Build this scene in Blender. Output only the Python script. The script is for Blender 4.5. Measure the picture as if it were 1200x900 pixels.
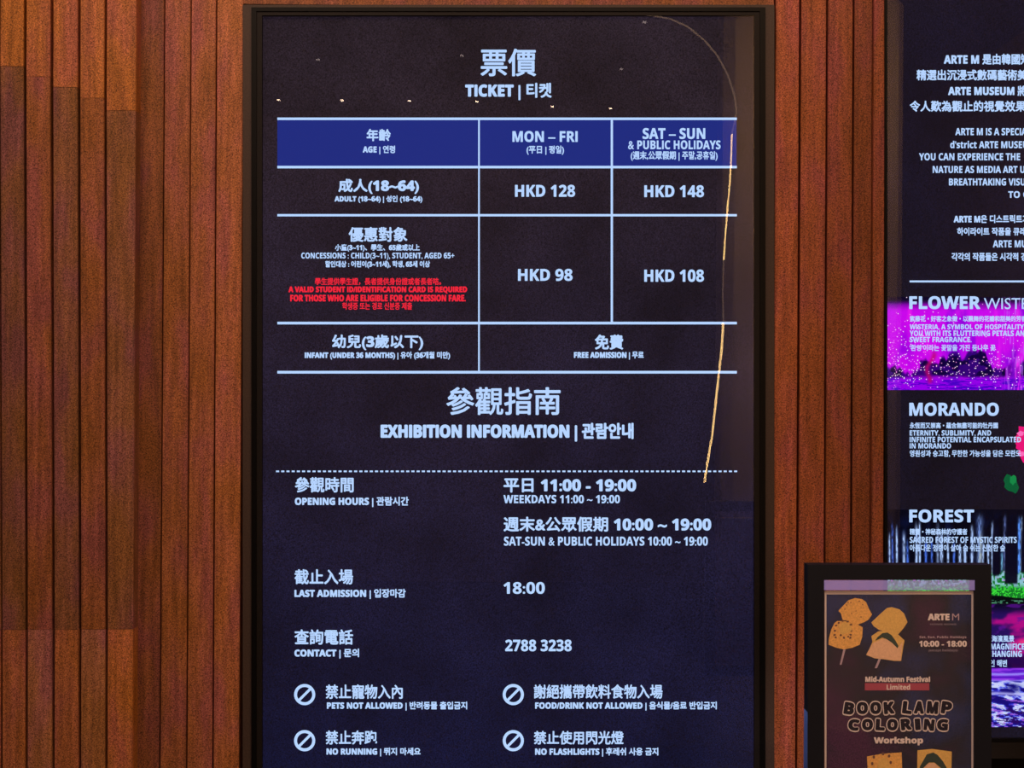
import bpy, math, random
import numpy as np
from mathutils import Vector, Matrix

for o in list(bpy.data.objects):
    bpy.data.objects.remove(o)
C = bpy.context.scene.collection
rnd = random.Random(7)

# ------------------------------------------------------------------ camera
ROLL = 0.0068
CAM = Vector((0.0, -2.2, 1.55))
F = 1375.0
ca, sa = math.cos(ROLL), math.sin(ROLL)
cam_d = bpy.data.cameras.new('camera')
cam_d.sensor_width = 36.0
cam_d.lens = 36.0 * F / 1200.0
cam_d.clip_start = 0.05
cam = bpy.data.objects.new('camera', cam_d)
C.objects.link(cam)
M4 = Matrix(((ca, -sa, 0, CAM.x), (0, 0, -1, CAM.y), (sa, ca, 0, CAM.z), (0, 0, 0, 1)))
cam.matrix_world = M4
bpy.context.scene.camera = cam

# ------------------------------------------------------------------ world, exposure
w = bpy.data.worlds.new('world')
bpy.context.scene.world = w
w.use_nodes = True
w.node_tree.nodes['Background'].inputs[0].default_value = (1.0, 0.62, 0.42, 1)
w.node_tree.nodes['Background'].inputs[1].default_value = 0.02
sc = bpy.context.scene
sc.view_settings.view_transform = 'Standard'
sc.view_settings.look = 'None'
sc.view_settings.gamma = 1
sc.view_settings.use_curve_mapping = False
sc.view_settings.exposure = 0.0
sc.cycles.max_bounces = 8
sc.cycles.transparent_max_bounces = 12

def aim(o, target):
    o.rotation_euler = (Vector(target) - o.location).to_track_quat('-Z', 'Y').to_euler()

def area(name, loc, target, size, power, col, sy=None):
    d = bpy.data.lights.new(name, 'AREA')
    d.energy = power; d.color = col; d.size = size
    if sy:
        d.shape = 'RECTANGLE'; d.size_y = sy
    o = bpy.data.objects.new(name, d); C.objects.link(o)
    o.location = loc; aim(o, target)
    return o

WARM = (1.0, 0.64, 0.38)
area('wall_washer_light', (-1.15, -1.3, 3.45), (-0.95, 0, 1.3), 0.6, 17, WARM)
area('wall_washer_light', (0.75, -1.3, 3.45), (0.6, 0, 1.5), 0.6, 15, WARM)
area('unseen_foyer_light', (-0.3, -2.1, 3.5), (-0.2, 0, 0.7), 0.8, 26, (1.0, 0.70, 0.55))
sp = bpy.data.lights.new('added_poster_spot', 'SPOT'); sp.energy = 190; sp.spot_size = math.radians(13); sp.spot_blend = 0.6; sp.shadow_soft_size = 0.04; sp.color = (1.0, 0.80, 0.72)  # unseen spot added to brighten the poster
spo = bpy.data.objects.new('added_poster_spot', sp); C.objects.link(spo); spo.location = (0.35, -2.6, 3.5); aim(spo, (0.60, -0.48, 1.06))
area('unseen_foyer_light', (1.7, -2.9, 3.5), (1.7, -4.0, 1.6), 0.4, 125, (1.0, 0.66, 0.36))  # unseen lamp added to brighten the mirrored partition

# ------------------------------------------------------------------ helpers
def lin(c):
    c = c / 255.0
    return c / 12.92 if c <= 0.04045 else ((c + 0.055) / 1.055) ** 2.4

def rgb(r, g, b, k=1.0):
    return (lin(r) * k, lin(g) * k, lin(b) * k, 1)

def P(px, py, y=0.0):
    """the place where a measured point of the wall lies, on the plane of depth y"""
    s = F / (y - CAM.y)
    u, v = (px - 600) / s, (450 - py) / s
    return (CAM.x + u * ca - v * sa, y, CAM.z + u * sa + v * ca)

def tag(o, label=None, cat=None, group=None, kind=None):
    if label: o['label'] = label
    if cat: o['category'] = cat
    if group: o['group'] = group
    if kind: o['kind'] = kind
    return o

def link(name, me, parent=None):
    o = bpy.data.objects.new(name, me)
    C.objects.link(o)
    if parent is not None:
        o.parent = parent
        o.matrix_parent_inverse = Matrix.Translation(-parent.matrix_world.translation) if False else Matrix.Identity(4)
        o.location = -WL[parent.name]
    WL[o.name] = Vector((0, 0, 0))
    return o
WL = {}   # world place of every object's origin

def empty(name, loc):
    o = bpy.data.objects.new(name, None)
    C.objects.link(o); o.location = loc; o.empty_display_size = 0.1
    WL[o.name] = Vector(loc)
    return o

class MB:
    def __init__(s): s.v, s.f = [], []
    def box(s, x0, x1, y0, y1, z0, z1):
        n = len(s.v)
        s.v += [(x0,y0,z0),(x1,y0,z0),(x1,y1,z0),(x0,y1,z0),(x0,y0,z1),(x1,y0,z1),(x1,y1,z1),(x0,y1,z1)]
        s.f += [tuple(n+i for i in q) for q in ((0,3,2,1),(4,5,6,7),(0,1,5,4),(1,2,6,5),(2,3,7,6),(3,0,4,7))]
        return s
    def slab(s, quad, d, bev=0.0):
        """front outline (points at their depth, counter-clockwise from the front) pushed back by d, front edges chamfered"""
        n = len(s.v); k = len(quad)
        cx = sum(q[0] for q in quad)/k; cz = sum(q[2] for q in quad)/k
        if bev:
            for q in quad:
                dx = bev if q[0] < cx else -bev
                s.v.append((q[0]+dx, q[1], q[2]))
            for q in quad: s.v.append((q[0], q[1]+bev, q[2]))
            for q in quad: s.v.append((q[0], q[1]+d, q[2]))
            L = 3
        else:
            for q in quad: s.v.append(tuple(q))
            for q in quad: s.v.append((q[0], q[1]+d, q[2]))
            L = 2
        s.f.append(tuple(n+i for i in range(k)))
        for l in range(L-1):
            for i in range(k):
                j = (i+1) % k
                s.f.append((n+l*k+j, n+l*k+i, n+(l+1)*k+i, n+(l+1)*k+j))
        s.f.append(tuple(n+(L-1)*k+i for i in reversed(range(k))))
        return s
    def flat(s, pts):
        n = len(s.v); s.v += [tuple(p) for p in pts]; s.f.append(tuple(range(n, n+len(pts)))); return s
    def tube(s, pts, r, seg=8):
        n0 = len(s.v); P_ = [Vector(p) for p in pts]
        for i, p in enumerate(P_):
            t = (P_[min(i+1, len(P_)-1)] - P_[max(i-1, 0)]).normalized()
            a = t.cross(Vector((0, 1, 0)))
            if a.length < 1e-3: a = t.cross(Vector((1, 0, 0)))
            a.normalize(); b = t.cross(a)
            for k in range(seg):
                an = 2*math.pi*k/seg
                s.v.append(tuple(p + a*(r*math.cos(an)) + b*(r*math.sin(an))))
        for i in range(len(P_)-1):
            for k in range(seg):
                q = (k+1) % seg
                s.f.append((n0+i*seg+k, n0+i*seg+q, n0+(i+1)*seg+q, n0+(i+1)*seg+k))
        s.f.append(tuple(n0+k for k in reversed(range(seg))))
        s.f.append(tuple(n0+(len(P_)-1)*seg+k for k in range(seg)))
        return s
    def build(s, name, mat, parent=None):
        me = bpy.data.meshes.new(name); me.from_pydata(s.v, [], s.f); me.update()
        if mat: me.materials.append(mat)
        return link(name, me, parent)

# ------------------------------------------------------------------ materials
def mat(name):
    m = bpy.data.materials.new(name); m.use_nodes = True
    nt = m.node_tree; nt.nodes.clear()
    out = nt.nodes.new('ShaderNodeOutputMaterial')
    return m, nt, out

def plain(name, col, rough=0.5, metal=0.0, spec=0.5, noise=0.0):
    m, nt, out = mat(name)
    b = nt.nodes.new('ShaderNodeBsdfPrincipled')
    b.inputs['Base Color'].default_value = col
    b.inputs['Roughness'].default_value = rough
    b.inputs['Metallic'].default_value = metal
    b.inputs['Specular IOR Level'].default_value = spec
    if noise:
        tc = nt.nodes.new('ShaderNodeTexCoord'); n = nt.nodes.new('ShaderNodeTexNoise')
        n.inputs['Scale'].default_value = 350; n.inputs['Detail'].default_value = 3
        nt.links.new(tc.outputs['Object'], n.inputs['Vector'])
        mx = nt.nodes.new('ShaderNodeMix'); mx.data_type = 'RGBA'
        mx.inputs[6].default_value = tuple(c*(1-noise) for c in col[:3]) + (1,)
        mx.inputs[7].default_value = tuple(c*(1+noise) for c in col[:3]) + (1,)
        nt.links.new(n.outputs['Fac'], mx.inputs[0]); nt.links.new(mx.outputs[2], b.inputs['Base Color'])
    nt.links.new(b.outputs[0], out.inputs[0])
    return m

def glow(name, col, strength=1.0):
    m, nt, out = mat(name)
    e = nt.nodes.new('ShaderNodeEmission')
    e.inputs[0].default_value = col; e.inputs[1].default_value = strength
    nt.links.new(e.outputs[0], out.inputs[0])
    return m

def wood_mat():
    m, nt, out = mat('stained_wood')
    N = nt.nodes.new; L = nt.links.new
    tc = N('ShaderNodeTexCoord'); oi = N('ShaderNodeObjectInfo')
    off = N('ShaderNodeVectorMath'); off.operation = 'MULTIPLY_ADD'
    cmb = N('ShaderNodeCombineXYZ')
    L(oi.outputs['Random'], cmb.inputs[0]); L(oi.outputs['Random'], cmb.inputs[2])
    off.inputs[1].default_value = (1, 1, 1)
    sc_ = N('ShaderNodeVectorMath'); sc_.operation = 'SCALE'; sc_.inputs['Scale'].default_value = 9
    L(cmb.outputs[0], sc_.inputs[0]); L(tc.outputs['Object'], off.inputs[0]); L(sc_.outputs[0], off.inputs[2])
    mp = N('ShaderNodeMapping'); mp.inputs['Scale'].default_value = (1, 1, 0.06)
    L(off.outputs[0], mp.inputs['Vector'])
    grain = N('ShaderNodeTexNoise'); grain.inputs['Scale'].default_value = 130; grain.inputs['Detail'].default_value = 5
    L(mp.outputs[0], grain.inputs['Vector'])
    pore = N('ShaderNodeTexNoise'); pore.inputs['Scale'].default_value = 480; pore.inputs['Detail'].default_value = 2
    mp3 = N('ShaderNodeMapping'); mp3.inputs['Rotation'].default_value = (0.5, 0.35, 0.6)
    L(off.outputs[0], mp3.inputs['Vector']); L(mp3.outputs[0], pore.inputs['Vector'])
    blot = N('ShaderNodeTexNoise'); blot.inputs['Scale'].default_value = 11; blot.inputs['Detail'].default_value = 3
    mp2 = N('ShaderNodeMapping'); mp2.inputs['Scale'].default_value = (1.6, 1, 0.55)
    L(off.outputs[0], mp2.inputs['Vector']); L(mp2.outputs[0], blot.inputs['Vector'])
    hue = N('ShaderNodeValToRGB')
    el = hue.color_ramp.elements
    el[0].position = 0.36; el[0].color = (0.92, 0.90, 0.55, 1)
    el[1].position = 0.64; el[1].color = (0.98, 0.83, 1.45, 1)
    e = hue.color_ramp.elements.new(0.5); e.color = (1.03, 0.98, 0.9, 1)
    L(blot.outputs['Fac'], hue.inputs[0])
    m1 = N('ShaderNodeMix'); m1.data_type = 'RGBA'; m1.blend_type = 'MULTIPLY'; m1.inputs[0].default_value = 1
    L(oi.outputs['Color'], m1.inputs[6]); L(hue.outputs[0], m1.inputs[7])
    def mul(src, fac, lo, hi, a, b):
        r = N('ShaderNodeMapRange'); r.inputs[1].default_value = a; r.inputs[2].default_value = b
        r.inputs[3].default_value = lo; r.inputs[4].default_value = hi
        L(fac, r.inputs[0])
        mm = N('ShaderNodeVectorMath'); mm.operation = 'SCALE'
        L(src, mm.inputs[0]); L(r.outputs[0], mm.inputs['Scale'])
        return mm.outputs[0]
    c = mul(m1.outputs[2], grain.outputs['Fac'], 0.72, 1.28, 0.3, 0.7)
    c = mul(c, pore.outputs['Fac'], 0.3, 1.7, 0.3, 0.7)
    b = N('ShaderNodeBsdfPrincipled')
    L(c, b.inputs['Base Color'])
    b.inputs['Roughness'].default_value = 0.55
    b.inputs['Specular IOR Level'].default_value = 0.25
    bp = N('ShaderNodeBump'); bp.inputs['Strength'].default_value = 0.25; bp.inputs['Distance'].default_value = 0.0015
    L(grain.outputs['Fac'], bp.inputs['Height']); L(bp.outputs[0], b.inputs['Normal'])
    L(b.outputs[0], out.inputs[0])
    return m

def glass_mat(name, ior=1.5, rough=0.015, haze=None):
    m, nt, out = mat(name)
    N = nt.nodes.new; L = nt.links.new
    fr = N('ShaderNodeFresnel'); fr.inputs[0].default_value = ior
    t = N('ShaderNodeBsdfTransparent'); g = N('ShaderNodeBsdfGlossy'); g.inputs['Roughness'].default_value = rough
    ge = N('ShaderNodeNewGeometry')          # only the outer face mirrors; leaving the pane is clear
    fs = N('ShaderNodeMath'); fs.operation = 'SUBTRACT'; fs.use_clamp = True
    L(fr.outputs[0], fs.inputs[0]); L(ge.outputs['Backfacing'], fs.inputs[1])
    mx = N('ShaderNodeMixShader'); L(fs.outputs[0], mx.inputs[0])
    if haze:
        d = N('ShaderNodeBsdfDiffuse'); d.inputs[0].default_value = haze[0]
        m2 = N('ShaderNodeMixShader'); m2.inputs[0].default_value = haze[1]
        L(t.outputs[0], m2.inputs[1]); L(d.outputs[0], m2.inputs[2]); L(m2.outputs[0], mx.inputs[1])
    else:
        L(t.outputs[0], mx.inputs[1])
    L(g.outputs[0], mx.inputs[2]); L(mx.outputs[0], out.inputs[0])
    return m

def screen_mat(name, ca_, cb_, za, zb):
    """liquid crystal panel: dark and slightly uneven backlight leak, navy low down and violet-black high up"""
    m, nt, out = mat(name)
    N = nt.nodes.new; L = nt.links.new
    tc = N('ShaderNodeTexCoord'); sx = N('ShaderNodeSeparateXYZ'); L(tc.outputs['Object'], sx.inputs[0])
    r = N('ShaderNodeMapRange'); r.inputs[1].default_value = za; r.inputs[2].default_value = zb
    L(sx.outputs[2], r.inputs[0])
    mx = N('ShaderNodeMix'); mx.data_type = 'RGBA'; mx.inputs[6].default_value = ca_; mx.inputs[7].default_value = cb_
    L(r.outputs[0], mx.inputs[0])
    n = N('ShaderNodeTexNoise'); n.inputs['Scale'].default_value = 5.5; n.inputs['Detail'].default_value = 4
    n2 = N('ShaderNodeTexNoise'); n2.inputs['Scale'].default_value = 420; n2.inputs['Detail'].default_value = 1
    L(tc.outputs['Object'], n.inputs['Vector']); mr = N('ShaderNodeMapping'); mr.inputs['Rotation'].default_value = (0.5, 0.35, 0.6)
    L(tc.outputs['Object'], mr.inputs['Vector']); L(mr.outputs[0], n2.inputs['Vector'])
    a = N('ShaderNodeMapRange'); a.inputs[1].default_value = 0.3; a.inputs[2].default_value = 0.7
    a.inputs[3].default_value = 0.6; a.inputs[4].default_value = 1.4; L(n.outputs['Fac'], a.inputs[0])
    b = N('ShaderNodeMapRange'); b.inputs[1].default_value = 0.25; b.inputs[2].default_value = 0.75
    b.inputs[3].default_value = 0.15; b.inputs[4].default_value = 1.85; L(n2.outputs['Fac'], b.inputs[0])
    mu = N('ShaderNodeMath'); mu.operation = 'MULTIPLY'; L(a.outputs[0], mu.inputs[0]); L(b.outputs[0], mu.inputs[1])
    e = N('ShaderNodeEmission'); L(mx.outputs[2], e.inputs[0]); L(mu.outputs[0], e.inputs[1])
    d = N('ShaderNodeBsdfDiffuse'); d.inputs[0].default_value = (0.012, 0.011, 0.012, 1)
    ad = N('ShaderNodeAddShader'); L(e.outputs[0], ad.inputs[0]); L(d.outputs[0], ad.inputs[1])
    L(ad.outputs[0], out.inputs[0])
    return m

def picture_mat(name):
    m, nt, out = mat(name)
    a = nt.nodes.new('ShaderNodeAttribute'); a.attribute_name = 'tint'
    e = nt.nodes.new('ShaderNodeEmission'); nt.links.new(a.outputs['Color'], e.inputs[0])
    nt.links.new(e.outputs[0], out.inputs[0])
    return m

def print_mat():
    m, nt, out = mat('dark_poster_print')
    N = nt.nodes.new; L = nt.links.new
    tc = N('ShaderNodeTexCoord')
    n = N('ShaderNodeTexNoise'); n.inputs['Scale'].default_value = 9; n.inputs['Detail'].default_value = 3
    L(tc.outputs['Object'], n.inputs['Vector'])
    r = N('ShaderNodeValToRGB'); el = r.color_ramp.elements
    el[0].position = 0.36; el[0].color = (0.012, 0.020, 0.075, 1)
    el[1].position = 0.66; el[1].color = (0.042, 0.009, 0.032, 1)
    e = r.color_ramp.elements.new(0.5); e.color = (0.010, 0.009, 0.014, 1)
    L(n.outputs['Fac'], r.inputs[0])
    n2 = N('ShaderNodeTexNoise'); n2.inputs['Scale'].default_value = 500
    L(tc.outputs['Object'], n2.inputs['Vector'])
    a = N('ShaderNodeMapRange'); a.inputs[1].default_value = .3; a.inputs[2].default_value = .7; a.inputs[3].default_value = .4; a.inputs[4].default_value = 1.6
    L(n2.outputs['Fac'], a.inputs[0])
    s = N('ShaderNodeVectorMath'); s.operation = 'SCALE'; L(r.outputs[0], s.inputs[0]); L(a.outputs[0], s.inputs['Scale'])
    b = N('ShaderNodeBsdfPrincipled'); L(s.outputs[0], b.inputs['Base Color']); b.inputs['Roughness'].default_value = 0.6
    b.inputs['Specular IOR Level'].default_value = 0.2
    L(b.outputs[0], out.inputs[0])
    return m

WOOD = wood_mat()
BLACK = plain('black_metal', (0.002, 0.002, 0.003, 1), 0.5, 0, 0.15)
BEZEL = plain('dark_bezel_metal', (0.012, 0.010, 0.011, 1), 0.6, 0, 0.15, 0.4)
SURR = plain('bronze_grey_surround', (0.056, 0.037, 0.033, 1), 0.6, 0.0, 0.3, 0.45)
DARK = plain('dark_wall_paint', (0.003, 0.002, 0.002, 1), 0.9)
FLOORM = plain('polished_dark_floor', (0.05, 0.04, 0.035, 1), 0.25, noise=0.2)
CEILM = plain('dark_ceiling_paint', (0.03, 0.026, 0.024, 1), 0.9)
BACKM = plain('brown_foyer_paint', (0.16, 0.10, 0.08, 1), 0.8)
PANELM = plain('warm_beige_panel', (0.62, 0.44, 0.26, 1), 0.6)
GLASS = glass_mat('display_glass', 1.55, 0.0)
ACRYL = glass_mat('clear_acrylic', 1.45, 0.03, ((0.42, 0.36, 0.6, 1), 0.015))  # faint lilac haze mixed in as diffuse colour
INK = glow('pale_blue_text', rgb(180, 210, 255), 1.08)
HAZY = glass_mat('lilac_haze_layer', 1.45, 0.15, ((0.42, 0.38, 1.0, 1), 0.38))  # added see-through layer, its lilac haze put in as colour
INKR = glow('red_text', rgb(250, 40, 62), 1.0)
CELL = glow('royal_blue_cell', rgb(35, 46, 130), 1.0)
SCR1 = screen_mat('panel_glow_with_haze', rgb(9, 15, 48), rgb(34, 26, 36), 0.75, 2.05)  # upper colour includes the room's reflected haze, painted in
SCR2 = screen_mat('panel_glow_dim', rgb(14, 13, 30), rgb(16, 13, 32), 0.9, 2.2)
PIC = picture_mat('screen_picture')
PRINT = print_mat()

# ------------------------------------------------------------------ room shell
H = 3.65
def structure(name, mb, m, parent=None):
    o = mb.build(name, m, parent); o['kind'] = 'structure'; return o
structure('floor', MB().box(-2.6, 3.0, -7.0, 0.3, -0.1, 0.0), FLOORM)
structure('ceiling', MB().box(-2.6, 3.0, -7.0, 0.3, H, H+0.1), CEILM)
wall = structure('wall_back', MB().box(-2.6, 3.0, 0.05, 0.3, 0, H), DARK)
structure('wall_left', MB().box(-2.7, -2.6, -7.0, 0.3, 0, H), BACKM)
structure('wall_right', MB().box(3.0, 3.1, -7.0, 0.3, 0, H), BACKM)
structure('wall_front', MB().box(-2.6, 3.0, -7.1, -7.0, 0, H), BACKM)

# timber planks, pieces of the back wall
def plank(xt0, xt1, xb0, xb1, z0, z1, y, tint, d=None, bev=0.0012):
    """plank whose edges pass xt at the top of the frame and xb at its foot, from height z0 to z1"""
    def X(xt, xb, z):
        a, b = P(xt, 0, y), P(xb, 900, y)
        t = (z - b[2]) / (a[2] - b[2])
        t = max(-0.3, min(1.3, t))
        return b[0] + (a[0]-b[0]) * t
    q = [(X(xt0, xb0, z0), y, z0), (X(xt1, xb1, z0), y, z0), (X(xt1, xb1, z1), y, z1), (X(xt0, xb0, z1), y, z1)]
    o = MB().slab(q, (0.05 - y) if d is None else d, bev).build('plank', WOOD, wall)
    o.color = tint
    return o
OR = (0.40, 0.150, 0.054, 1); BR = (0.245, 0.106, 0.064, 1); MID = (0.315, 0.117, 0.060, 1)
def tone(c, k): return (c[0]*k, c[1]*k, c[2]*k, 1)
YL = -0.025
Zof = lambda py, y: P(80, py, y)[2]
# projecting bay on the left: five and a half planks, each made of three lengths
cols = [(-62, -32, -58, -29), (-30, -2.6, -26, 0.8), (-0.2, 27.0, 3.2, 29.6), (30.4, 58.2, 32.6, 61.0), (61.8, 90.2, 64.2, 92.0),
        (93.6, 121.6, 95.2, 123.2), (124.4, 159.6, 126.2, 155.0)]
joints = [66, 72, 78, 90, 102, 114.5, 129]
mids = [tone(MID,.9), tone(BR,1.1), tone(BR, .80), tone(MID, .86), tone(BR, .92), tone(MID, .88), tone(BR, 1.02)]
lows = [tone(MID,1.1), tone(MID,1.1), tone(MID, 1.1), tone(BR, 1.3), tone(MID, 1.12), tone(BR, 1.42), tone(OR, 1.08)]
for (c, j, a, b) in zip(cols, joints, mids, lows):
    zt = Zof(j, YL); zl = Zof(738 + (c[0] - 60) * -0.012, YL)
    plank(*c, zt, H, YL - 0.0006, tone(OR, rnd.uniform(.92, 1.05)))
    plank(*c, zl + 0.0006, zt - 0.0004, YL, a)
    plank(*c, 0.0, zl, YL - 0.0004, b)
# the rest of the bay, out of the frame
for i in range(18):
    x1 = -63 - i * 31; plank(x1 - 29, x1, x1 - 27, x1 + 3, 0, H, YL, tone(MID, rnd.uniform(.75, 1.1)))
# planks between the bay and the first display
for i, c in enumerate([(163, 192.2, 157.5, 186.4), (193.4, 223.2, 187.8, 217.6), (224.0, 252.4, 219.4, 248.4), (253.8, 285.2, 250.2, 279.6)]):
    plank(*c, 0, H, 0.004 if i == 0 else (0.002, 0.001, -0.001)[i-1], tone(MID, (0.66, 0.95, 1.05, 1.2)[i]))  # recess shadow beside the bay put into the first plank's tone
# planks between the two displays
for i, c in enumerate([(908.4, 936.2, 905.2, 932.0), (938.8, 967.6, 934.6, 964.4), (970.0, 998.8, 966.6, 995.2), (1001.0, 1021.8, 997.4, 1018.4), (1023.6, 1036.0, 1020.4, 1034.8)]):
    plank(*c, 0, H, (-0.001, 0.0015, 0.001, 0.003, -0.006)[i], tone((0.30, 0.090, 0.047, 1), (1.12, .98, .82, .66, .80)[i]))
# above the first display
MB().slab([P(285, 4.5, -.002), P(907, 9.5, -.002), (P(907, 4, 0)[0], -.002, H), (P(285, 4, 0)[0], -.002, H)], 0.052, .001).build('plank', WOOD, wall).color = tone(MID, .7)
# right of the second display
for i in range(22):
    x0 = 1648 + i * 30; plank(x0, x0 + 29, x0, x0 + 29, 0, H, 0.0, tone(MID, rnd.uniform(.7, 1.05)))

# ------------------------------------------------------------------ lettering
def bolden(t):
    """Latin letters and digits as their upright sans bold forms"""
    r = ''
    for ch in t:
        if ch == 'I': r += chr(0x1D5F9)   # the plain upright stroke
        elif 'A' <= ch <= 'Z': r += chr(0x1D5D4 + ord(ch) - 65)
        elif 'a' <= ch <= 'z': r += chr(0x1D5EE + ord(ch) - 97)
        elif '0' <= ch <= '9': r += chr(0x1D7EC + ord(ch) - 48)
        else: r += ch
    return r

QUEUE = []
def trim_stems(v, f, cap):
    """plain upright strokes are cut to the height of the capitals"""
    up = list(range(len(v)))
    def root(i):
        while up[i] != i:
            up[i] = up[up[i]]; i = up[i]
        return i
    for q in f:
        a = root(q[0])
        for k in q[1:]: up[root(k)] = a
    g = {}
    for i in range(len(v)): g.setdefault(root(i), []).append(i)
    v = v.copy()
    for ids in g.values():
        p = v[ids]; w_ = p[:, 0].max()-p[:, 0].min()
        if w_ < .2 and p[:, 1].min() > -.02 and cap < p[:, 1].max() < cap + .1 and len(ids) <= 6:
            v[ids, 1] = np.minimum(p[:, 1], cap)
    return v

def text_geo_all(bodies):
    obs = {}
    for b in bodies:
        if b in obs: continue
        c = bpy.data.curves.new('glyphs', 'FONT'); c.body = b; c.resolution_u = 3
        o = bpy.data.objects.new('glyphs', c); C.objects.link(o); obs[b] = o
    dg = bpy.context.evaluated_depsgraph_get(); dg.update()
    geo = {}
    for b, o in obs.items():
        me = bpy.data.meshes.new_from_object(o.evaluated_get(dg))
        v = np.array([p.co[:2] for p in me.vertices]); f = [tuple(p.vertices) for p in me.polygons]
        geo[b] = (v, f); bpy.data.meshes.remove(me)
    for o in obs.values():
        c = o.data; bpy.data.objects.remove(o); bpy.data.curves.remove(c)
    return geo

def smear(v, f, w, n=6):
    V, Fc = [v], list(f)
    for k in range(n):
        a = 2*math.pi*k/n
        b = len(v) * (k+1)
        V.append(v + np.array([math.cos(a)*w, math.sin(a)*w]))
        Fc += [tuple(i+b for i in q) for q in f]
    return np.vstack(V), Fc

def lettering(body, x0, x1, y0, y1, y, m, parent, bold=0.25, name='lettering', rot=0.0, n=6, label=None, light=False):
    """text filling the measured ink box; bold is the extra stroke half-width in measured units"""
    QUEUE.append((body if light else bolden(body), x0, x1, y0, y1, y, m, parent, bold, name, rot, n, label))

def set_lettering():
    geo = text_geo_all([q[0] for q in QUEUE] + [bolden('H')])
    CAP = geo[bolden('H')][0][:, 1].max()
    for body, x0, x1, y0, y1, y, m, parent, bold, name, rot, n, label in QUEUE:
        v, f = geo[body]
        if chr(0x1D5F9) in body: v = trim_stems(v, f, CAP)
        mn, mx = v.min(0), v.max(0)
        v = (v - mn) / (mx - mn)
        v = v * np.array([x1-x0-2*bold, y1-y0-2*bold]) + np.array([x0+bold, 0])
        v[:, 1] = y1 - bold - v[:, 1]
        if bold > 0: v, f = smear(v, f, bold, n)
        if rot:
            c = np.array([(x0+x1)/2, (y0+y1)/2]); d = v - c
            v = c + np.stack([d[:,0]*math.cos(rot)-d[:,1]*math.sin(rot), d[:,0]*math.sin(rot)+d[:,1]*math.cos(rot)], 1)
        s = F / (y - CAM.y); u = (v[:,0]-600)/s; t = (450-v[:,1])/s
        k = len(v) // len(geo[body][0])
        dep = y - np.repeat(np.arange(k), len(geo[body][0])) * 1.5e-5     # copies of a stroke never coincide
        W = np.stack([CAM.x+u*ca-t*sa, dep, CAM.z+u*sa+t*ca], 1)
        me = bpy.data.meshes.new(name); me.from_pydata(W.tolist(), [], f); me.materials.append(m)
        o = link(name, me, parent)
        if label: o['label'] = label

def strip(px0, py0, px1, py1, th, y, m, parent, name):
    dx, dy = px1-px0, py1-py0; L_ = math.hypot(dx, dy); nx, ny = -dy/L_*th/2, dx/L_*th/2
    return MB().flat([P(px0-nx, py0-ny, y), P(px0+nx, py0+ny, y), P(px1+nx, py1+ny, y), P(px1-nx, py1-ny, y)]).build(name, m, parent)

def latin(t, b):
    return b * .35 if all(ord(ch) < 0x3000 for ch in t) else b

def ring_sign(cx, cy, y, parent):
    mb = MB(); n = 40
    pts = [(math.cos(2*math.pi*k/n), math.sin(2*math.pi*k/n)) for k in range(n)]
    for k in range(n):
        a, b = pts[k], pts[(k+1) % n]
        mb.flat([P(cx+a[0]*12.4, cy+a[1]*12.4, y), P(cx+b[0]*12.4, cy+b[1]*12.4, y), P(cx+b[0]*8.9, cy+b[1]*8.9, y), P(cx+a[0]*8.9, cy+a[1]*8.9, y)])
    q = 0.7071; t = 1.5
    mb.flat([P(cx-9*q-t*q, cy+9*q-t*q, y), P(cx-9*q+t*q, cy+9*q+t*q, y), P(cx+9*q+t*q, cy-9*q+t*q, y), P(cx+9*q-t*q, cy-9*q-t*q, y)])
    return mb.build('prohibition_sign', INK, parent)

def rect_frame(name, X0, X1, Y0, Y1, x0, x1, y0, y1, y, d, m, parent):
    """picture-frame of four bars between an outer and an inner measured outline"""
    mb = MB()
    o = [P(X0, Y1, y), P(X1, Y1, y), P(X1, Y0, y), P(X0, Y0, y)]
    i = [P(x0, y1, y), P(x1, y1, y), P(x1, y0, y), P(x0, y0, y)]
    for k in range(4):
        j = (k+1) % 4
        mb.slab([o[k], o[j], i[j], i[k]], d)
    return mb.build(name, m, parent)

def quadp(x0, x1, y0, y1, y): return [P(x0, y1, y), P(x1, y1, y), P(x1, y0, y), P(x0, y0, y)]

# ------------------------------------------------------------------ first display: prices and opening hours
# measured in lines that are upright and level on the wall: x at mid height
YB = 1330
d1 = empty('information_display', (P(591, YB, 0)[0], 0.0, P(591, YB, 0)[2]))
tag(d1, 'tall portrait screen listing ticket prices and opening hours on black', 'display')
rect_frame('surround', 284.5, 907.5, 5.5, YB+18, 294.5, 897, 8.5, YB+10, -0.006, 0.056, SURR, d1)
rect_frame('black_edge', 294.5, 897, 8.5, YB+10, 300.5, 890.5, 13, YB+4, -0.010, 0.060, BLACK, d1)
rect_frame('bezel', 300.5, 890.5, 13, YB+4, 307, 884, 18, YB, -0.008, 0.058, BEZEL, d1)
scr = MB().slab(quadp(307, 884, 18, YB, -0.001), 0.040).build('screen', SCR1, d1)
MB().slab(quadp(307, 884, 18, YB, -0.0072), 0.003).build('glass', GLASS, d1)
YT, YC = -0.0026, -0.0018

def HLx(y): return lambda x: y   # the wall itself carries the tilt
for (x0, x1, ya, yb) in [(325, 863, 139.2, 195.8)]:
    MB().flat(quadp(x0, x1, ya, yb, YC)).build('header_cell', CELL, scr)
LV = {137.0+2.2: 2.9, 195.8: 2.9, 252.2: 2.7, 378.6: 3.0, 436.2: 3.1}
for yy, th in LV.items():
    strip(325.0, yy, 863.5, yy, th, YT, INK, scr, 'table_line')
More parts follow.
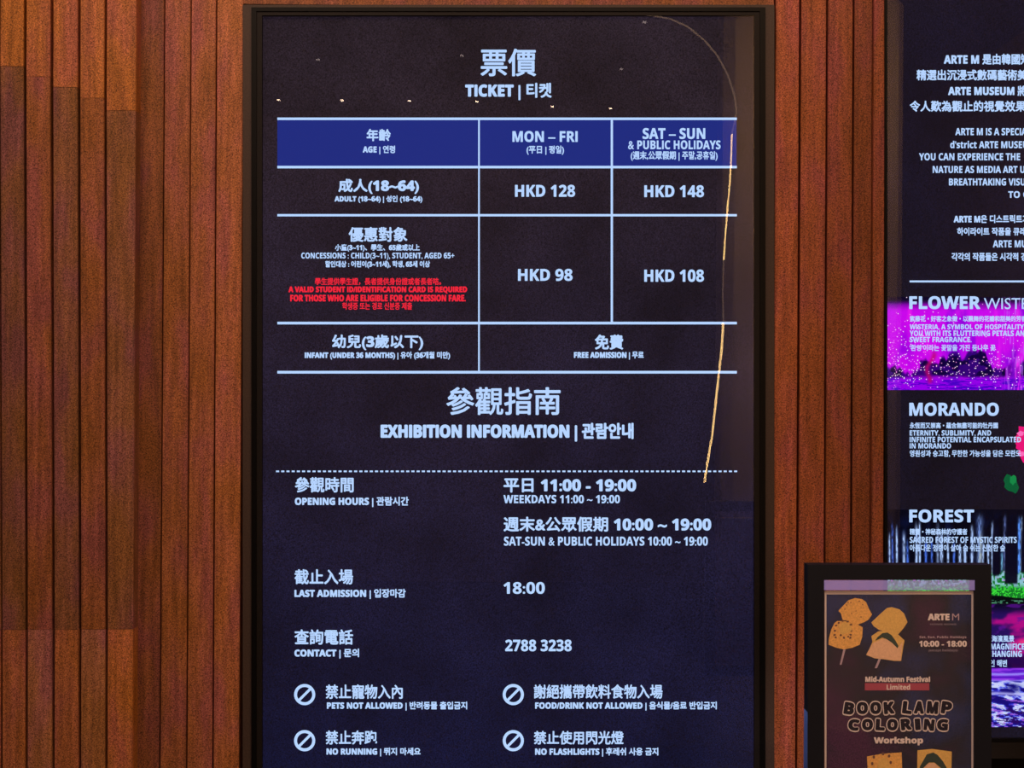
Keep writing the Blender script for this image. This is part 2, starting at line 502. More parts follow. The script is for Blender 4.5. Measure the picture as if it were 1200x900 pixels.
# measured y above are those at the table's middle
strip(561.3, 139, 561.3, 436, 1.9, YT, INK, scr, 'table_line')
strip(717.0, 139, 717.0, 378.6, 2.6, YT, INK, scr, 'table_line')
mb = MB(); x = 323.5
while x < 862:
    mb.flat(quadp(x, x+3.6, 551.4, 553.3, YT)); x += 6.1
tag(mb.build('dotted_line', INK, scr), kind='stuff')
for cx, cy in [(357, 814), (357, 868), (601.5, 814), (601.5, 868)]:
    ring_sign(cx, cy, YT, scr)
T1 = [
 ('票價', 563, 628.5, 57, 89.5, .6), ('TICKET | 티켓', 545, 646.5, 97, 117.5, .62),
 ('年齡', 429.5, 458, 151, 165.5, .5), ('AGE | 연령', 425, 463, 170.5, 181, .3),
 ('MON – FRI', 600.5, 677, 153.5, 166.5, .75), ('(平日 | 평일)', 617, 661, 170.5, 181.5, .3),
 ('SAT – SUN', 753, 826.5, 150, 163, .75), ('& PUBLIC HOLIDAYS', 736, 844.5, 164.5, 175, .5), ('(週末,公眾假期 | 주말,공휴일)', 739, 841, 177, 188.5, .3),
 ('成人(18~64)', 396.4, 491, 209.5, 227.5, .62), ('ADULT (18~64) | 성인 (18~64)', 392, 495, 229, 238, .32),
 ('HKD 128', 603.5, 674, 216.5, 230.8, .85), ('HKD 148', 755, 825, 217, 231.2, .85),
 ('優惠對象', 408.5, 477.5, 266, 283.5, .55), ('小童(3~11)、學生、65歲或以上', 392.5, 492, 286, 295, .3),
 ('CONCESSIONS : CHILD(3~11), STUDENT, AGED 65+', 353, 532.5, 296, 305, .36), ('할인대상 : 어린이(3~11세), 학생, 65세 이상', 381, 504, 305.5, 314.5, .3),
 ('HKD 98', 607, 671, 315, 329.3, .85), ('HKD 108', 755, 825, 315.8, 330.4, .85),
 ('幼兒(3歲以下)', 389, 496, 392, 410.5, .6), ('INFANT (UNDER 36 MONTHS) | 유아 (36개월 미만)', 357, 527.5, 412, 421.5, .34),
 ('免費', 697, 730.5, 392, 409.8, .6), ('FREE ADMISSION | 무료', 672.5, 754.5, 412, 421.5, .36),
 ('參觀指南', 523, 657, 453.5, 486.5, .62), ('EXHIBITION INFORMATION | 관람안내', 446, 742.5, 495.5, 517.5, .75),
 ('參觀時間', 345.5, 414.5, 559, 577.2, .5), ('OPENING HOURS | 관람시간', 345.5, 479, 582, 594.3, .4),
 ('平日 11:00 - 19:00', 590, 745.5, 560.5, 577.2, .62), ('WEEKDAYS 11:00 ~ 19:00', 590, 726.5, 580, 589.8, .5),
 ('週末&公眾假期 10:00 ~ 19:00', 590, 833.5, 605.5, 623.3, .55), ('SAT-SUN & PUBLIC HOLIDAYS 10:00 ~ 19:00', 590.5, 829.5, 628.8, 639.5, .5),
 ('截止入場', 345, 413.8, 667, 685, .5), ('LAST ADMISSION | 입장마감', 345, 475.5, 690, 702, .4),
 ('18:00', 590, 638.5, 682, 696, .75),
 ('查詢電話', 345, 413.8, 737.5, 755.5, .5), ('CONTACT | 문의', 345, 420.8, 760, 771.8, .42),
 ('2788 3238', 592, 670, 749.5, 763.3, .75),
 ('禁止寵物入內', 381.5, 472, 802, 819, .42), ('PETS NOT ALLOWED | 반려동물 출입금지', 383, 547.5, 822, 832.8, .36),
 ('禁止奔跑', 381.5, 442, 856, 872.5, .42), ('NO RUNNING | 뛰지 마세요', 382.5, 493, 876, 886.5, .36),
 ('謝絕攜帶飲料食物入場', 625.5, 776.5, 802, 818.8, .42), ('FOOD/DRINK NOT ALLOWED | 음식물/음료 반입금지', 627, 840, 822, 832.8, .36),
 ('禁止使用閃光燈', 625.5, 731, 856.5, 872.5, .42), ('NO FLASHLIGHTS | 후레쉬 사용 금지', 627, 771.5, 876, 886.8, .36),
]
TR = [('學生提供學生證，長者提供身份證或者長者咭。', 369, 517, 325.5, 334.2, .2),
 ('A VALID STUDENT ID/IDENTIFICATION CARD IS REQUIRED', 338, 547.5, 335.6, 344, .36),
 ('FOR THOSE WHO ARE ELIGIBLE FOR CONCESSION FARE.', 340, 545.8, 345.3, 353.3, .36),
 ('학생증 또는 경로 신분증 제출', 401, 483, 354.3, 363, .22)]
for t, x0, x1, y0, y1, b in T1:
    lettering(t, x0, x1, y0, y1, YT, INK, scr, latin(t, b), n=8 if b > .7 else 5)
for t, x0, x1, y0, y1, b in TR:
    lettering(t, x0, x1, y0, y1, YT, INKR, scr, b, n=5, label='small red notice text')

# ------------------------------------------------------------------ second display: the exhibition rooms
X0, X1 = 1040.0, 1631.0
d2 = empty('exhibition_display', (P(1335, 888, 0)[0], 0.0, P(1335, 888, 0)[2]))
tag(d2, 'screen cut by right edge showing glowing flower, forest and beach pictures', 'display')
rect_frame('black_edge', 1037.0, 1634, -60, 870, X0, X1, -55, 866, -0.010, 0.060, BLACK, d2)
scr2 = MB().slab(quadp(X0, X1, -55, 866, -0.001), 0.040).build('screen', SCR2, d2)
MB().slab(quadp(X0, X1, -55, 866, -0.0072), 0.003).build('glass', GLASS, d2)
MB().slab(quadp(1037, 1634, 870.2, 889, -0.010), 0.055, .001).build('lower_trim', BEZEL, d2)

def picture(x0, x1, y0, y1, fn, parent, step=1.0, label=None):
    nx, ny = int((x1-x0)/step), int((y1-y0)/step)
    gx = x0 + (np.arange(nx)+.5)*step; gy = y0 + (np.arange(ny)+.5)*step
    X, Y = np.meshgrid(gx, gy)
    col = fn(X, Y)
    col = np.clip(col, 0, 255)/255.0
    col = np.where(col <= .04045, col/12.92, ((col+.055)/1.055)**2.4)
    vx = x0 + np.arange(nx+1)*step; vy = y0 + np.arange(ny+1)*step
    VX, VY = np.meshgrid(vx, vy)
    y = YC; s = F/(y-CAM.y); u = (VX.ravel()-600)/s; t = (450-VY.ravel())/s
    V = np.stack([CAM.x+u*ca-t*sa, np.full(u.shape, y), CAM.z+u*sa+t*ca], 1)
    i = (np.arange(ny)[:, None]*(nx+1)+np.arange(nx)[None, :]).ravel()
    Fq = np.stack([i+nx+1, i+nx+2, i+1, i], 1)
    me = bpy.data.meshes.new('picture')
    me.vertices.add(len(V)); me.vertices.foreach_set('co', V.ravel().astype(np.float32))
    me.loops.add(len(Fq)*4); me.loops.foreach_set('vertex_index', Fq.ravel().astype(np.int32))
    me.polygons.add(len(Fq)); me.polygons.foreach_set('loop_start', (np.arange(len(Fq))*4).astype(np.int32))
    me.update(calc_edges=True)
    ca_ = me.color_attributes.new('tint', 'FLOAT_COLOR', 'CORNER')
    c4 = np.ones((len(Fq), 4), np.float32); c4[:, :3] = col.reshape(-1, 3)
    ca_.data.foreach_set('color', np.repeat(c4, 4, axis=0).ravel())
    me.materials.append(PIC)
    o = link('picture', me, parent)
    if label: o['label'] = label
    return o

RS = np.random.RandomState(5)
TAB = RS.rand(512, 512)
def vn(x, y):           # smooth value noise
    xi, yi = np.floor(x).astype(int), np.floor(y).astype(int)
    fx, fy = x-xi, y-yi; fx = fx*fx*(3-2*fx); fy = fy*fy*(3-2*fy)
    g = lambda a, b: TAB[a % 512, b % 512]
    return (g(xi,yi)*(1-fx)+g(xi+1,yi)*fx)*(1-fy)+(g(xi,yi+1)*(1-fx)+g(xi+1,yi+1)*fx)*fy
def fbm(x, y, o=4):
    s, a, r = 0, .5, 0
    for k in range(o):
        r = r + a*vn(x*2**k+17*k, y*2**k+31*k); s += a; a *= .5
    return r/s
def sm(a, b, x):
    t = np.clip((x-a)/(b-a), 0, 1); return t*t*(3-2*t)
def mixc(c, d, t): return c*(1-t[..., None]) + np.array(d, float)*t[..., None]

def flower(X, Y):
    c = np.zeros(X.shape+(3,)) + np.array([205, 8, 240.])
    c = mixc(c, [140, 0, 225], sm(.45, .75, fbm(X*.05, Y*.02)))
    c = mixc(c, [240, 30, 245], .7*sm(.55, .8, fbm(X*.12+9, Y*.03)))
    top = sm(368, 352, Y + 6*fbm(X*.08, Y*.1)); c = mixc(c, [58, 10, 96], top*.9)
    c = mixc(c, [16, 8, 40], sm(358, 350, Y))
    # hanging clusters over a dark lower band
    edge = 424 + 9*np.sin((X-1040)*.055) - 14*vn(X*.11, 0*Y) + 10*vn(X*.33, 0*Y+4)
    edge = np.where(X < 1078, edge + 8, edge)
    dk = sm(edge-3, edge+3, Y)*sm(448, 441, Y + 5*fbm(X*.06, Y*.1))
    dk = dk*np.where((X > 1178) & (X < 1196), .25, 1)
    c = mixc(c, [42, 0, 112], dk*.95); c = mixc(c, [14, 0, 60], dk*sm(.45, .6, fbm(X*.1, Y*.16)))
    low = sm(441, 447, Y+2*fbm(X*.06, Y*.1)); c = mixc(c, [150, 0, 235], low)
    c = mixc(c, [75, 0, 200], low*sm(.45, .65, fbm(X*.1, Y*.7)))
    # darker shafts and a pale cascade on the right
    c = mixc(c, [95, 0, 200], .6*np.exp(-((X-1188)/4.)**2)*sm(400, 415, Y))
    c = mixc(c, [255, 60, 255], .8*np.exp(-((X-1192)/3.)**2)*sm(415, 425, Y)*sm(.35, .5, vn(X*.6, Y*.05)))
    c = mixc(c, [200, 120, 250], .55*sm(.62, .8, vn(X*.8, Y*.09))*sm(1172, 1182, X))
    # trunk
    tx = 1091 + (Y-420)*-.15 + 3*np.sin(Y*.2)
    c = mixc(c, [190, 10, 110], .8*np.exp(-((X-tx)/3.)**2)*sm(408, 418, Y)*sm(452, 446, Y))
    # petals of light
    r = RS.rand(*X.shape); dens = .035*sm(360, 380, Y)*(X < 1085) + .05*sm(412, 425, Y)*(X < 1175)*sm(450, 440, Y) + .02*sm(375, 390, Y)*(X > 1150) + .004
    c = mixc(c, [255, 150, 245], (r < dens)*.9)
    c = mixc(c, [255, 225, 255], (r < dens*.45)*.95)
    return c

def trees(X, Y):
    c = np.zeros(X.shape+(3,)) + np.array([6, 6, 20.])
    c = mixc(c, [12, 20, 60], sm(.5, .7, fbm(X*.09, Y*.04))*.6)
    sp = vn(X*.21, 0*Y+3)
    def streak(x0, w_, t0, k, col):
        nonlocal c
        m = np.exp(-((X-x0-(Y-650)*.02*(x0-1130)/90*-.6)/w_)**2)*sm(t0, t0+14, Y)*(.35+1.1*vn(X*.9, Y*.3+x0))
        c = mixc(c, col, np.clip(m*k, 0, 1))
    LS = random.Random(3)
    for x0 in (1042.5, 1046, 1051, 1059.5, 1063.5, 1074, 1078, 1085, 1092, 1099, 1103.5, 1111, 1118, 1125, 1131, 1139, 1147.5, 1152, 1158, 1163):
        streak(x0, LS.uniform(.8, 1.7), LS.uniform(606, 632), LS.uniform(.8, 1.3), [170, 200, 255] if LS.random() < .7 else [70, 110, 220])
    streak(1148, 3.4, 594, .75, [120, 150, 215]); streak(1149, 2.2, 620, .6, [190, 200, 190])
    streak(1177.5, 1.6, 596, .8, [110, 130, 200]); streak(1194.5, 2.0, 600, 1.1, [90, 150, 255]); streak(1197, 1.0, 600, 1.0, [190, 220, 250])
    streak(1174, 1.2, 640, .9, [120, 190, 235])
    for k in range(60):
        x0 = 1206 + k*7.2 + LS.uniform(-2, 2)
        streak(x0, LS.uniform(.8, 2.2), LS.uniform(598, 630), LS.uniform(.6, 1.1), [120, 165, 245])
    # undergrowth, then water
    g = sm(668, 676, Y + 12*(fbm(X*.16, Y*.05)-.5) + 3*np.sin(X*.3))
    c = mixc(c, [20, 120, 40], g)
    n = vn(X*.55, Y*.5); n2 = vn(X*.8+40, Y*.7)
    c = mixc(c, [150, 200, 225], g*sm(.36, .6, n)*sm(692, 684, Y)*.95)
    c = mixc(c, [60, 225, 60], g*sm(.45, .7, n2)*sm(682, 692, Y))
    c = mixc(c, [200, 120, 230], g*sm(.78, .9, vn(X*.4+8, Y*.5))*sm(690, 680, Y))
    wl = 697 + 3.5*sm(1165, 1200, X); w_ = sm(wl, wl+1.5, Y)
    c = mixc(c, [4, 10, 14], w_); c = mixc(c, [90, 170, 130], w_*sm(.62, .8, vn(X*.3, Y*.9))*sm(702, 705, Y))
    # trunks standing in front
    for (x0, wd, b) in ((1167, 4.5, 674), (1185, 8.0, 684), (1199, 3.2, 671), (1232, 7, 682), (1268, 9, 684), (1322, 6, 676), (1371, 8, 684), (1430, 7, 680), (1500, 9, 684), (1570, 7, 680)):
        t = sm(wd, wd-1.2, np.abs(X-x0))*sm(b+2, b-2, Y)*sm(598, 640, Y)
        c = mixc(c, [8, 8, 30], t*.96)
    c = mixc(c, [8, 8, 22], sm(612, 597, Y)*.9)
    return c

def beach(X, Y):
    c = np.zeros(X.shape+(3,)) + np.array([38, 14, 92.])
    c = mixc(c, [12, 6, 38], sm(722, 708, Y))
    f = fbm(X*.035+3, Y*.07)
    c = mixc(c, [176, 12, 132], sm(.42, .68, f + .25*np.exp(-((X-1204)/26.)**2))*sm(712, 724, Y))
    c = mixc(c, [96, 18, 150], .7*sm(.5, .7, fbm(X*.08, Y*.2)))
    c = mixc(c, [240, 60, 130], .9*np.exp(-((X-1199)/7.)**2-((Y-752)/3.)**2))
    c = mixc(c, [20, 4, 62], sm(764, 772, Y)*.85)
    sea = sm(782, 784, Y)
    c = mixc(c, [92, 20, 200], sea); c = mixc(c, [150, 60, 235], sea*sm(.45, .65, fbm(X*.03, Y*.5)))
    for yy, wd, k in ((789, 1.6, .8), (797, 1.2, .9)):
        c = mixc(c, [150, 150, 255], k*np.exp(-((Y-yy-1.5*np.sin(X*.06))/wd)**2))
    foam = sm(797, 800, Y)
    tilt = Y - (X-1180)*.12
    n = fbm(X*.12, tilt*.36, 5); n2 = fbm(X*.10+30, tilt*.55+9, 4)
    c = mixc(c, [40, 34, 200], foam); c = mixc(c, [24, 12, 120], foam*sm(.50, .38, n))
    c = mixc(c, [120, 135, 255], foam*sm(.47, .55, n)); c = mixc(c, [205, 215, 255], foam*sm(.54, .63, n))
    c = mixc(c, [190, 110, 235], foam*sm(.56, .66, n2)*.7*sm(815, 822, Y)); c = mixc(c, [40, 8, 100], foam*sm(.44, .36, n2)*sm(826, 834, Y))
    cr = np.exp(-((X-1188)/8.)**2)*np.exp(-((Y-806)/6.)**2); c = mixc(c, [18, 14, 110], cr*.85)
    c = mixc(c, [200, 205, 255], .8*np.exp(-((Y-798-3*np.abs(np.sin(X*.09+.6)))/1.3)**2))
    c = mixc(c, [190, 190, 255], .8*np.exp(-((Y-814+1.5*np.sin(X*.05))/2.0)**2))
    return c

picture(X0, 1631, 348, 457, flower, scr2, 1.0, 'magenta picture of hanging wisteria and drifting petals')
picture(X0, 1631, 597, 707, trees, scr2, 1.0, 'picture of pale blue trunks above green undergrowth')
picture(X0, 1631, 708, 852, beach, scr2, 1.0, 'violet picture of a sunset sky above foaming waves')

# pink bloom and green leaf of the second picture, flat on the screen
PINK = glow('pink_bloom', rgb(235, 20, 120)); PINK2 = glow('pale_pink_bloom', rgb(255, 110, 190)); LEAF = glow('green_leaf', rgb(10, 92, 52)); LEAF2 = glow('bright_leaf', rgb(20, 135, 70))
def blob(cx, cy, rx, ry, y, m, name, parent, k=26, j=.18, seed=1):
    R_ = random.Random(seed); pts = []
    for i in range(k):
        a = -2*math.pi*i/k; r = 1 + R_.uniform(-j, j)
        pts.append(P(cx+rx*r*math.cos(a), cy+ry*r*math.sin(a), y))
    return MB().flat(pts).build(name, m, parent)
blob(1214, 519, 23, 25, YC, PINK, 'bloom', scr2, seed=3)
for i, (a, b, r) in enumerate([(1196, 508, 4), (1195, 520, 4.5), (1197, 532, 4), (1205, 515, 6), (1208, 528, 6), (1216, 505, 6), (1222, 520, 7)]):
    blob(a, b, r, r*.8, YC-.0002-.00002*i, PINK2 if i % 2 == 0 else PINK, 'petal', scr2, 12, .25, seed=i+8)
blob(1185, 567, 8.5, 11, YC, LEAF, 'leaf', scr2, 18, .25, seed=4); blob(1187, 562, 3.5, 6, YC-.0002, LEAF2, 'leaf', scr2, 12, .3, seed=6)
strip(1066, 329.8, 1604, 329.8, 2.2, YT, INK, scr2, 'divider_line')

T2 = [
 ('ARTE M 是由韓國知名', 1106, 1217, 63, 75.8, .4), ('精選出沉浸式數碼藝術美學', 1074, 1215.5, 81.5, 94.5, .4),
 ('ARTE MUSEUM 將', 1111, 1203, 100.3, 112.5, .4), ('令人歎為觀止的視覺效果、', 1066, 1207, 118, 131, .4),
 ('ARTE M IS A SPECIAL', 1119.5, 1208, 150, 158.6, .42), ("d'strict ARTE MUSEUM", 1113.5, 1213, 165, 173.8, .42),
 ('YOU CAN EXPERIENCE THE', 1077, 1195.5, 179.4, 188, .42), ('NATURE AS MEDIA ART U', 1093, 1201, 194.4, 202.8, .42),
 ('BREATHTAKING VISUAL', 1112, 1213, 209, 217.4, .42), ('TO C', 1181.5, 1205, 224, 232, .42),
 ('ARTE M은 디스트릭트가', 1117.5, 1206, 251.8, 261.5, .34), ('하이라이트 작품을 큐레', 1121.5, 1202, 266.5, 276, .34),
 ('ARTE MUSEUM', 1163.5, 1228, 281.5, 290, .42), ('각각의 작품들은 시각적 경', 1115, 1203, 296, 305.8, .34),
 ('FLOWER', 1065.5, 1148.8, 347, 362.3, 1.15), ('WISTERIA', 1153, 1233, 349.2, 362.3, .08),
 ('紫藤花・好客之象徵・以飄舞的花瓣和甜美的芳香', 1066, 1203, 370, 377, .18), ('WISTERIA, A SYMBOL OF HOSPITALITY', 1066, 1200, 380, 386.8, .24),
 ('YOU WITH ITS FLUTTERING PETALS AND', 1066, 1206, 387.3, 393.8, .24), ('SWEET FRAGRANCE.', 1066, 1138.5, 394.8, 401, .24),
 ("'환영'이라는 꽃말을 가진 등나무 꽃", 1066, 1166.5, 403.8, 411.3, .18),
 ('MORANDO', 1065.5, 1170.5, 471.8, 487.4, 1.15), ('永恆而又崇高・蘊含無盡可能的牡丹園', 1066, 1169.5, 495, 502.2, .22),
 ('ETERNITY, SUBLIMITY, AND', 1066, 1161.5, 504.2, 511.4, .3), ('INFINITE POTENTIAL ENCAPSULATED', 1066, 1196.5, 511.8, 518.4, .3), ('IN MORANDO', 1066, 1114.5, 519.3, 525.6, .3),
 ('영원성과 숭고함, 무한한 가능성을 담은 모란도', 1066, 1196.5, 527.3, 535.6, .24),
 ('FOREST', 1065.5, 1141.5, 597, 612.3, 1.15), ('精靈・神秘森林的守護者', 1066, 1133.5, 619.4, 626.8, .22),
 ('SACRED FOREST OF MYSTIC SPIRITS', 1066, 1191.5, 629, 636.3, .3), ('아름다운 정령이 살아 숨 쉬는 신성한 숲', 1066, 1178, 638, 646.3, .24),
 ('海濱風景', 1162, 1188.5, 744.5, 752.5, .22), ('MAGNIFICENT', 1161, 1211, 754, 761.3, .4), ('CHANGING', 1158, 1197.5, 762.6, 769.8, .4), ('인 해변', 1160, 1180, 773, 781.5, .24),
]
for t, x0, x1, y0, y1, b in T2:
    lettering(t, x0, x1, y0, y1, YT, INK, scr2, latin(t, b), n=8 if b > .7 else 5, light=b < .1)

# ------------------------------------------------------------------ sign stand with the poster
YS = -0.48
SIDE = plain('blue_reflection_metal', (0.34, 0.50, 0.95, 1), 0.42, 1.0)  # the screen's blue reflection put into the metal's colour
FRAMEM = plain('black_powder_coat', (0.005, 0.005, 0.008, 1), 0.6, 0, 0.15, 0.3)
YBOT = 960
cx, cz = P(1053, YBOT, YS)[0], P(1053, YBOT, YS)[2]
st = empty('sign_stand', (cx, YS, 0.0))
tag(st, 'black floor standing sign holder framing a workshop poster before the right screen', 'sign stand')
rect_frame('frame', 946.6, 1162, 662, YBOT+16, 965.6, 1142.5, 679.5, YBOT, YS, 0.022, FRAMEM, st)
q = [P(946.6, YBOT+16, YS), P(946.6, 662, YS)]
MB().box(q[0][0]-.0012, q[0][0]-.0001, YS+.001, YS+.0225, q[0][2], q[1][2]).build('side_reflection_strip', SIDE, st)  # thin added strip that carries the blue reflection
MB().slab(quadp(965.6, 1142.5, 679.5, YBOT, YS+.001), 0.002).build('cover_pane', ACRYL, st)
zb = P(1053, YBOT+16, YS)[2]
MB().tube([(cx, YS+.012, .012), (cx, YS+.012, zb+.004)], .012, 16).build('pole', FRAMEM, st)
MB().tube([(cx, YS+.012, 0.0), (cx, YS+.012, .012)], .15, 40).build('base', FRAMEM, st)
MB().slab(quadp(965.8, 1142.3, 679.8, 691.6, YS+.0003), .0004).build('lilac_haze_layer', HAZY, st)
# poster
YP = YS + 0.0062
CREAM = plain('cream_paper', (0.52, 0.40, 0.34, 1), 0.7)
pz = P(1053, YBOT, YP)
po = empty('workshop_poster', (pz[0], YP, pz[2]))
tag(po, 'dark poster with yellow lanterns and bubble lettering in black stand', 'poster')
def S(x, y=None):  # measured on the stand's front; the poster lies a little deeper
    k = (YP - CAM.y) / (YS - CAM.y)
    return x
MB().slab(quadp(966.4, 1142.0, 692.6, YBOT-3, YP), .0006).build('paper', CREAM, po)
MB().slab(quadp(968.6, 1138.4, 696.6, YBOT-5, YP-.0004), .0003).build('printed_field', PRINT, po)
YI = YP - .0008
GOLD = plain('gold_print', (0.62, 0.30, 0.06, 1), 0.7, noise=.55); GOLD2 = plain('amber_print', (0.58, 0.33, 0.07, 1), 0.7, noise=.3)
PEACH = plain('peach_print', (0.62, 0.35, 0.19, 1), 0.7, noise=.25); BROWN = plain('brown_print', (0.12, 0.045, 0.02, 1), .8)
GREEN = plain('dark_green_print', (0.010, 0.028, 0.012, 1), .8); REDP = plain('red_print', (0.30, 0.035, 0.06, 1), .7)
WHITE = plain('off_white_print', (0.62, 0.50, 0.46, 1), .7); WH2 = plain('pink_grey_print', (0.36, 0.24, 0.27, 1), .7)
DIM = plain('grey_print', (0.16, 0.12, 0.15, 1), .7); NAVYK = plain('black_print', (0.003, 0.003, 0.006, 1), .9, 0, 0.05)
def poly(pts, m, name, dz=0.0, ox=965, oy=690, k=10.0):
    return MB().flat([P(ox+a/k, oy+b/k, YI-dz) for a, b in reversed(pts)]).build(name, m, po)
# coordinates below were measured on a ten times enlarged view of the poster's upper part
poly([(175,258),(215,215),(290,135),(370,108),(450,120),(500,155),(535,240),(570,300),(530,360),(470,395),(400,420),(330,400),(270,372),(225,365),(205,290)], GOLD, 'lantern_print')
poly([(130,400),(160,378),(240,378),(330,385),(460,450),(455,560),(425,655),(340,690),(240,710),(150,690),(60,655),(62,590),(90,480)], GOLD, 'lantern_print', .0001)
poly([(560,395),(660,300),(745,225),(800,215),(890,240),(945,290),(985,390),(940,460),(870,540),(800,520),(720,500),(650,480),(590,440)], GOLD2, 'lantern_print')
poly([(560,555),(640,500),(720,490),(800,510),(880,540),(950,605),(935,680),(910,845),(830,845),(700,825),(600,815),(500,775),(540,700),(575,620)], GOLD2, 'lantern_print', .0001)
poly([(575,640),(690,585),(760,595),(880,690),(930,610),(905,840),(830,840),(700,822),(600,812),(505,772)], PEACH, 'lantern_print', .0002)
poly([(605,610),(630,570),(690,520),(750,512),(800,545),(840,600),(880,670),(868,698),(835,665),(800,630),(740,590),(690,570),(650,590)], GREEN, 'leaf_print', .0003)
R_ = random.Random(4)
def spots(list_, m, name, dz, r, n=8):
    for (a, b) in list_:
        poly([(a+r*R_.uniform(.7,1.3)*math.cos(t*2*math.pi/n), b+r*R_.uniform(.6,1.1)*math.sin(t*2*math.pi/n)) for t in range(n)], m, name, dz)
spots([(150,430),(135,490),(130,540),(145,570),(200,545),(240,572),(290,560),(315,575),(320,540),(325,490),(320,420),(285,385),(180,400),(225,375)], BROWN, 'speckle_print', .0002, 15)
spots([(320,160),(420,145),(460,185),(380,260),(270,190),(330,290),(290,160),(440,330),(250,240)], BROWN, 'speckle_print', .0002, 8)
spots([(245,470)], GOLD2, 'disc_print', .0004, 78, 20)
MB().flat([P(965+245/10-1.2, 761, YI), P(965+190/10, 779, YI), P(965+190/10+2.2, 779, YI), P(965+245/10+1.4, 761, YI)]).build('stem_print', WH2, po)
MB().flat([P(965+660/10-1.2, 771.5, YI), P(965+610/10-1, 783, YI), P(965+610/10+1.8, 783, YI), P(965+660/10+1.4, 772, YI)]).build('stem_print', WH2, po)
# lower lanterns (enlarged 7.83 times from 980,785)
K = dict(ox=980, oy=785, k=7.83)
poly([(282,795),(420,770),(600,757),(612,1150),(300,1150)], GOLD, 'lantern_print', 0, **K)
poly([(745,738),(880,725),(1060,750),(1052,1150),(740,1150)], GOLD2, 'lantern_print', 0, **K)
poly([(765,890),(800,830),(830,775),(890,758),(930,780),(980,840),(1015,900),(1020,960),(960,900),(900,850),(850,850),(810,890),(770,930)], GREEN, 'leaf_print', .0002, **K)
poly([(770,930),(850,855),(900,855),(1015,965),(1015,1120),(770,1120)], PEACH, 'lantern_print', .0001, **K)
poly([(390,830),(430,800),(480,830),(500,900),(480,960),(400,960),(380,900)], GOLD2, 'disc_print', .0003, **K)
for (a, b) in [(345,800),(430,770),(485,790),(500,850),(330,860),(350,930),(515,930)]:
    poly([(a+12*math.cos(t*math.pi/4), b+16*math.sin(t*math.pi/4)) for t in range(8)], BROWN, 'speckle_print', .0003, **K)
YX = YI - .0006
lettering('ARTE', 1087.2, 1112.8, 719, 727, YX, WHITE, po, .45); lettering('M', 1115.8, 1124, 719, 727, YX, WH2, po, 0, light=True)
lettering('HONG KONG', 1090, 1120.5, 730.5, 732.6, YX, DIM, po, .05)
lettering('Sat, Sun, Public Holidays', 1077.5, 1132.5, 745, 748.8, YX, WH2, po, .05)
lettering('10:00 - 18:00', 1077, 1133, 750.8, 758, YX, WHITE, po, .3)
lettering('(except holidays)', 1088, 1122.5, 760.5, 764.3, YX, DIM, po, .1)
lettering('Mid-Autumn Festival', 1014, 1090, 792.5, 799.3, YX, WHITE, po, .28)
MB().flat(quadp(1013.5, 1089, 800.5, 809, YX+.0002)).build('red_bar_print', REDP, po)
lettering('Limited', 1039, 1066.5, 802, 808.4, YX, WHITE, po, .12)
def bubble(word, pos, y0, y1, tilt):
    for i, (ch, (x0, x1)) in enumerate(zip(word, pos)):
        rr = tilt[i]
        lettering(ch, x0, x1, y0-.4+rr*3, y1+rr*3, YX+.0001, WHITE, po, 2.1, 'bubble_letter', rr, 12)
        lettering(ch, x0+1.1, x1-.9, y0+.9+rr*3, y1-1.7+rr*3, YX-.0003, NAVYK, po, .95, 'bubble_letter_core', rr, 10)
bubble('BOOK', [(988, 1002), (1003, 1018), (1018.5, 1033.5), (1034.5, 1049)], 821.5, 838.5, [.16, 0, 0, -.08])
bubble('LAMP', [(1056.5, 1070), (1070, 1084), (1085, 1100.5), (1102, 1116.5)], 820.5, 837.8, [.12, .05, .1, .15])
bubble('COLORING', [(993, 1008), (1009, 1024), (1025, 1038), (1038.5, 1053), (1054.5, 1069), (1071, 1079.5), (1081.5, 1096), (1097, 1112)], 841.3, 857.5, [.1, 0, .05, .05, -.1, -.08, .1, .08])
lettering('Workshop', 1024, 1081.8, 863.5, 873.5, YX, WHITE, po, .4)

# ------------------------------------------------------------------ the foyer behind the viewpoint, seen only mirrored in the glass
def V(px, py, y):   # point at depth y that a viewer at CAM sees mirrored in the glass at px, py
    s = F / (-y - CAM.y)
    u, v = (px-600)/s, (450-py)/s
    return (u*ca - v*sa, y, CAM.z + u*sa + v*ca)
YW = -4.0
a, b = V(858, 450, YW), V(1072, 450, YW)
pm = MB(); n = 24; cxp = (a[0]+b[0])/2; rx = (b[0]-a[0])/2+.03  # partition rounded like a column so its mirrored shading fades gradually
ring = [(cxp+rx*math.cos(2*math.pi*k/n), YW-.36+.34*math.sin(2*math.pi*k/n)) for k in range(n)]
for k in range(n):
    p0, p1 = ring[k], ring[(k+1) % n]
    pm.flat([(p0[0], p0[1], 0), (p1[0], p1[1], 0), (p1[0], p1[1], H), (p0[0], p0[1], H)])
part = pm.build('rounded_partition', PANELM)
for pl in part.data.polygons: pl.use_smooth = True
tag(part, 'tall beige partition rounded into a column behind the viewer, mirrored in the display glass', 'column')
LEDM = glow('warm_led', (1.0, 0.62, 0.22, 1), 22.0); LEDD = glow('dim_led', (1.0, 0.62, 0.35, 1), 2.0)
arc = empty('curved_light_strip', V(825, 565, YW+.03)); tag(arc, 'slim curved warm light strip hung behind the viewer', 'lamp')
pts_hi = [(857, 158), (856, 190), (855, 210), (852, 245), (849.5, 275), (847.5, 305)]
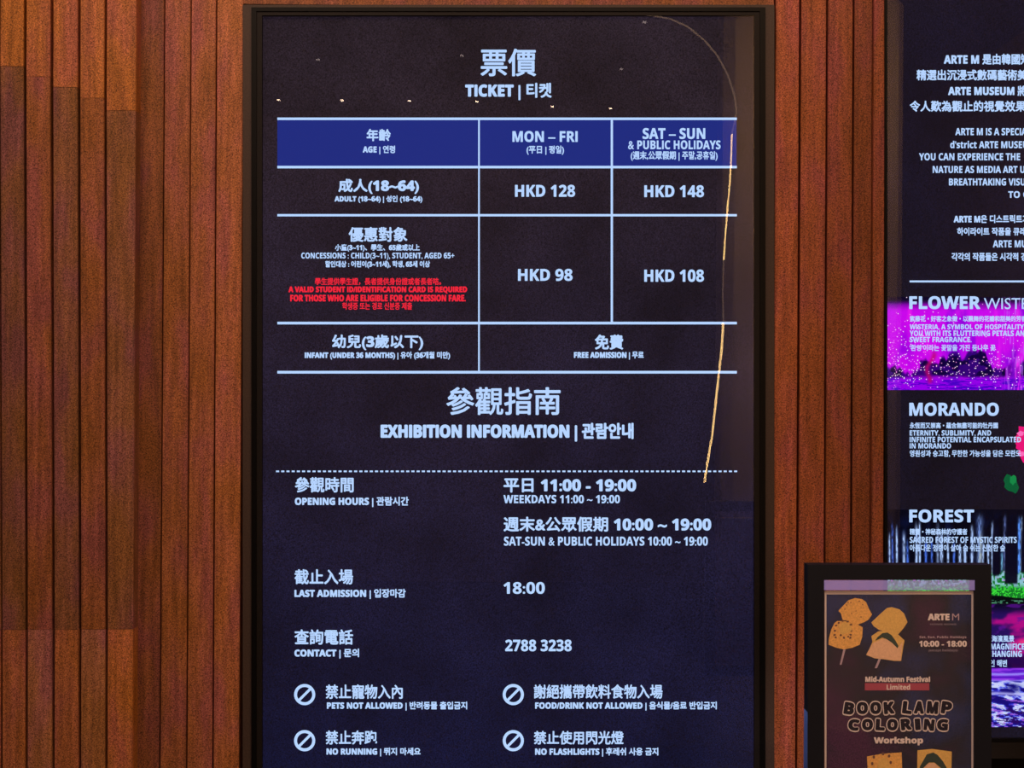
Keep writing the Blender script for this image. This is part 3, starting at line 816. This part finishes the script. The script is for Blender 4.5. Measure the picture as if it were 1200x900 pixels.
pts_lo = [(847, 378), (845, 410), (840, 455), (834, 510), (828, 545), (825, 565)]
pts_top = [(700, 17.5), (735, 17.5), (760, 18.5), (785, 23), (805, 32), (825, 48), (840, 66), (852, 88), (860, 112), (862.5, 130), (860, 145), (857, 158)]
MB().tube([V(x, y, YW+.03) for x, y in pts_hi], .0045).build('bright_length', LEDM, arc)
MB().tube([V(x, y, YW+.03) for x, y in pts_lo], .0060).build('bright_length', LEDM, arc)
MB().tube([V(x, y, YW+.03) for x, y in pts_top], .0050).build('dim_length', LEDD, arc)
MB().tube([V(x, y, YW+.03) for x, y in [(847.5, 305), (846.5, 340), (847, 378)]], .003).build('dim_length', LEDD, arc)
SPOT = glow('downlight_glow', (1.0, 0.72, 0.48, 1), 30.0)
SPOTD = glow('faint_downlight_glow', (0.9, 0.7, 0.65, 1), 4.0)
for px, py, yy, m, which in [(327, 115, -6.4, SPOT, 'mirrored above the left end of the price table'), (401, 116, -6.4, SPOT, 'second from the left, mirrored over the age column'),
        (480, 115, -6.4, SPOT, 'third from the left, mirrored left of the ticket heading'), (559, 119, -6.4, SPOT, 'mirrored just under the ticket heading'),
        (647, 125, -6.4, SPOT, 'mirrored below the right end of the ticket heading'), (715, 127, -6.4, SPOT, 'mirrored where the last two columns meet'),
        (373, 70, -5.2, SPOTD, 'faint, alone in the top left of the glass'), (541, 65, -5.2, SPOTD, 'faint, mirrored left of the large heading'),
        (728, 81, -5.3, SPOTD, 'faint, mirrored right of the large heading'), (755, 24, -4.5, SPOTD, 'faint, mirrored inside the top of the light arc')]:
    p = Vector(V(px, py, yy)); p.z = min(p.z, H - .03)
    t = empty('ceiling_downlight', (p.x, p.y, H))
    tag(t, 'small ceiling downlight ' + which, 'ceiling light', 'downlights in the foyer ceiling')
    MB().tube([(p.x, p.y, p.z), (p.x, p.y, H)], .013, 12).build('housing', BLACK, t)
    MB().tube([(p.x, p.y, p.z-.008), (p.x, p.y, p.z)], .012, 12).build('lens', m, t)

set_lettering()
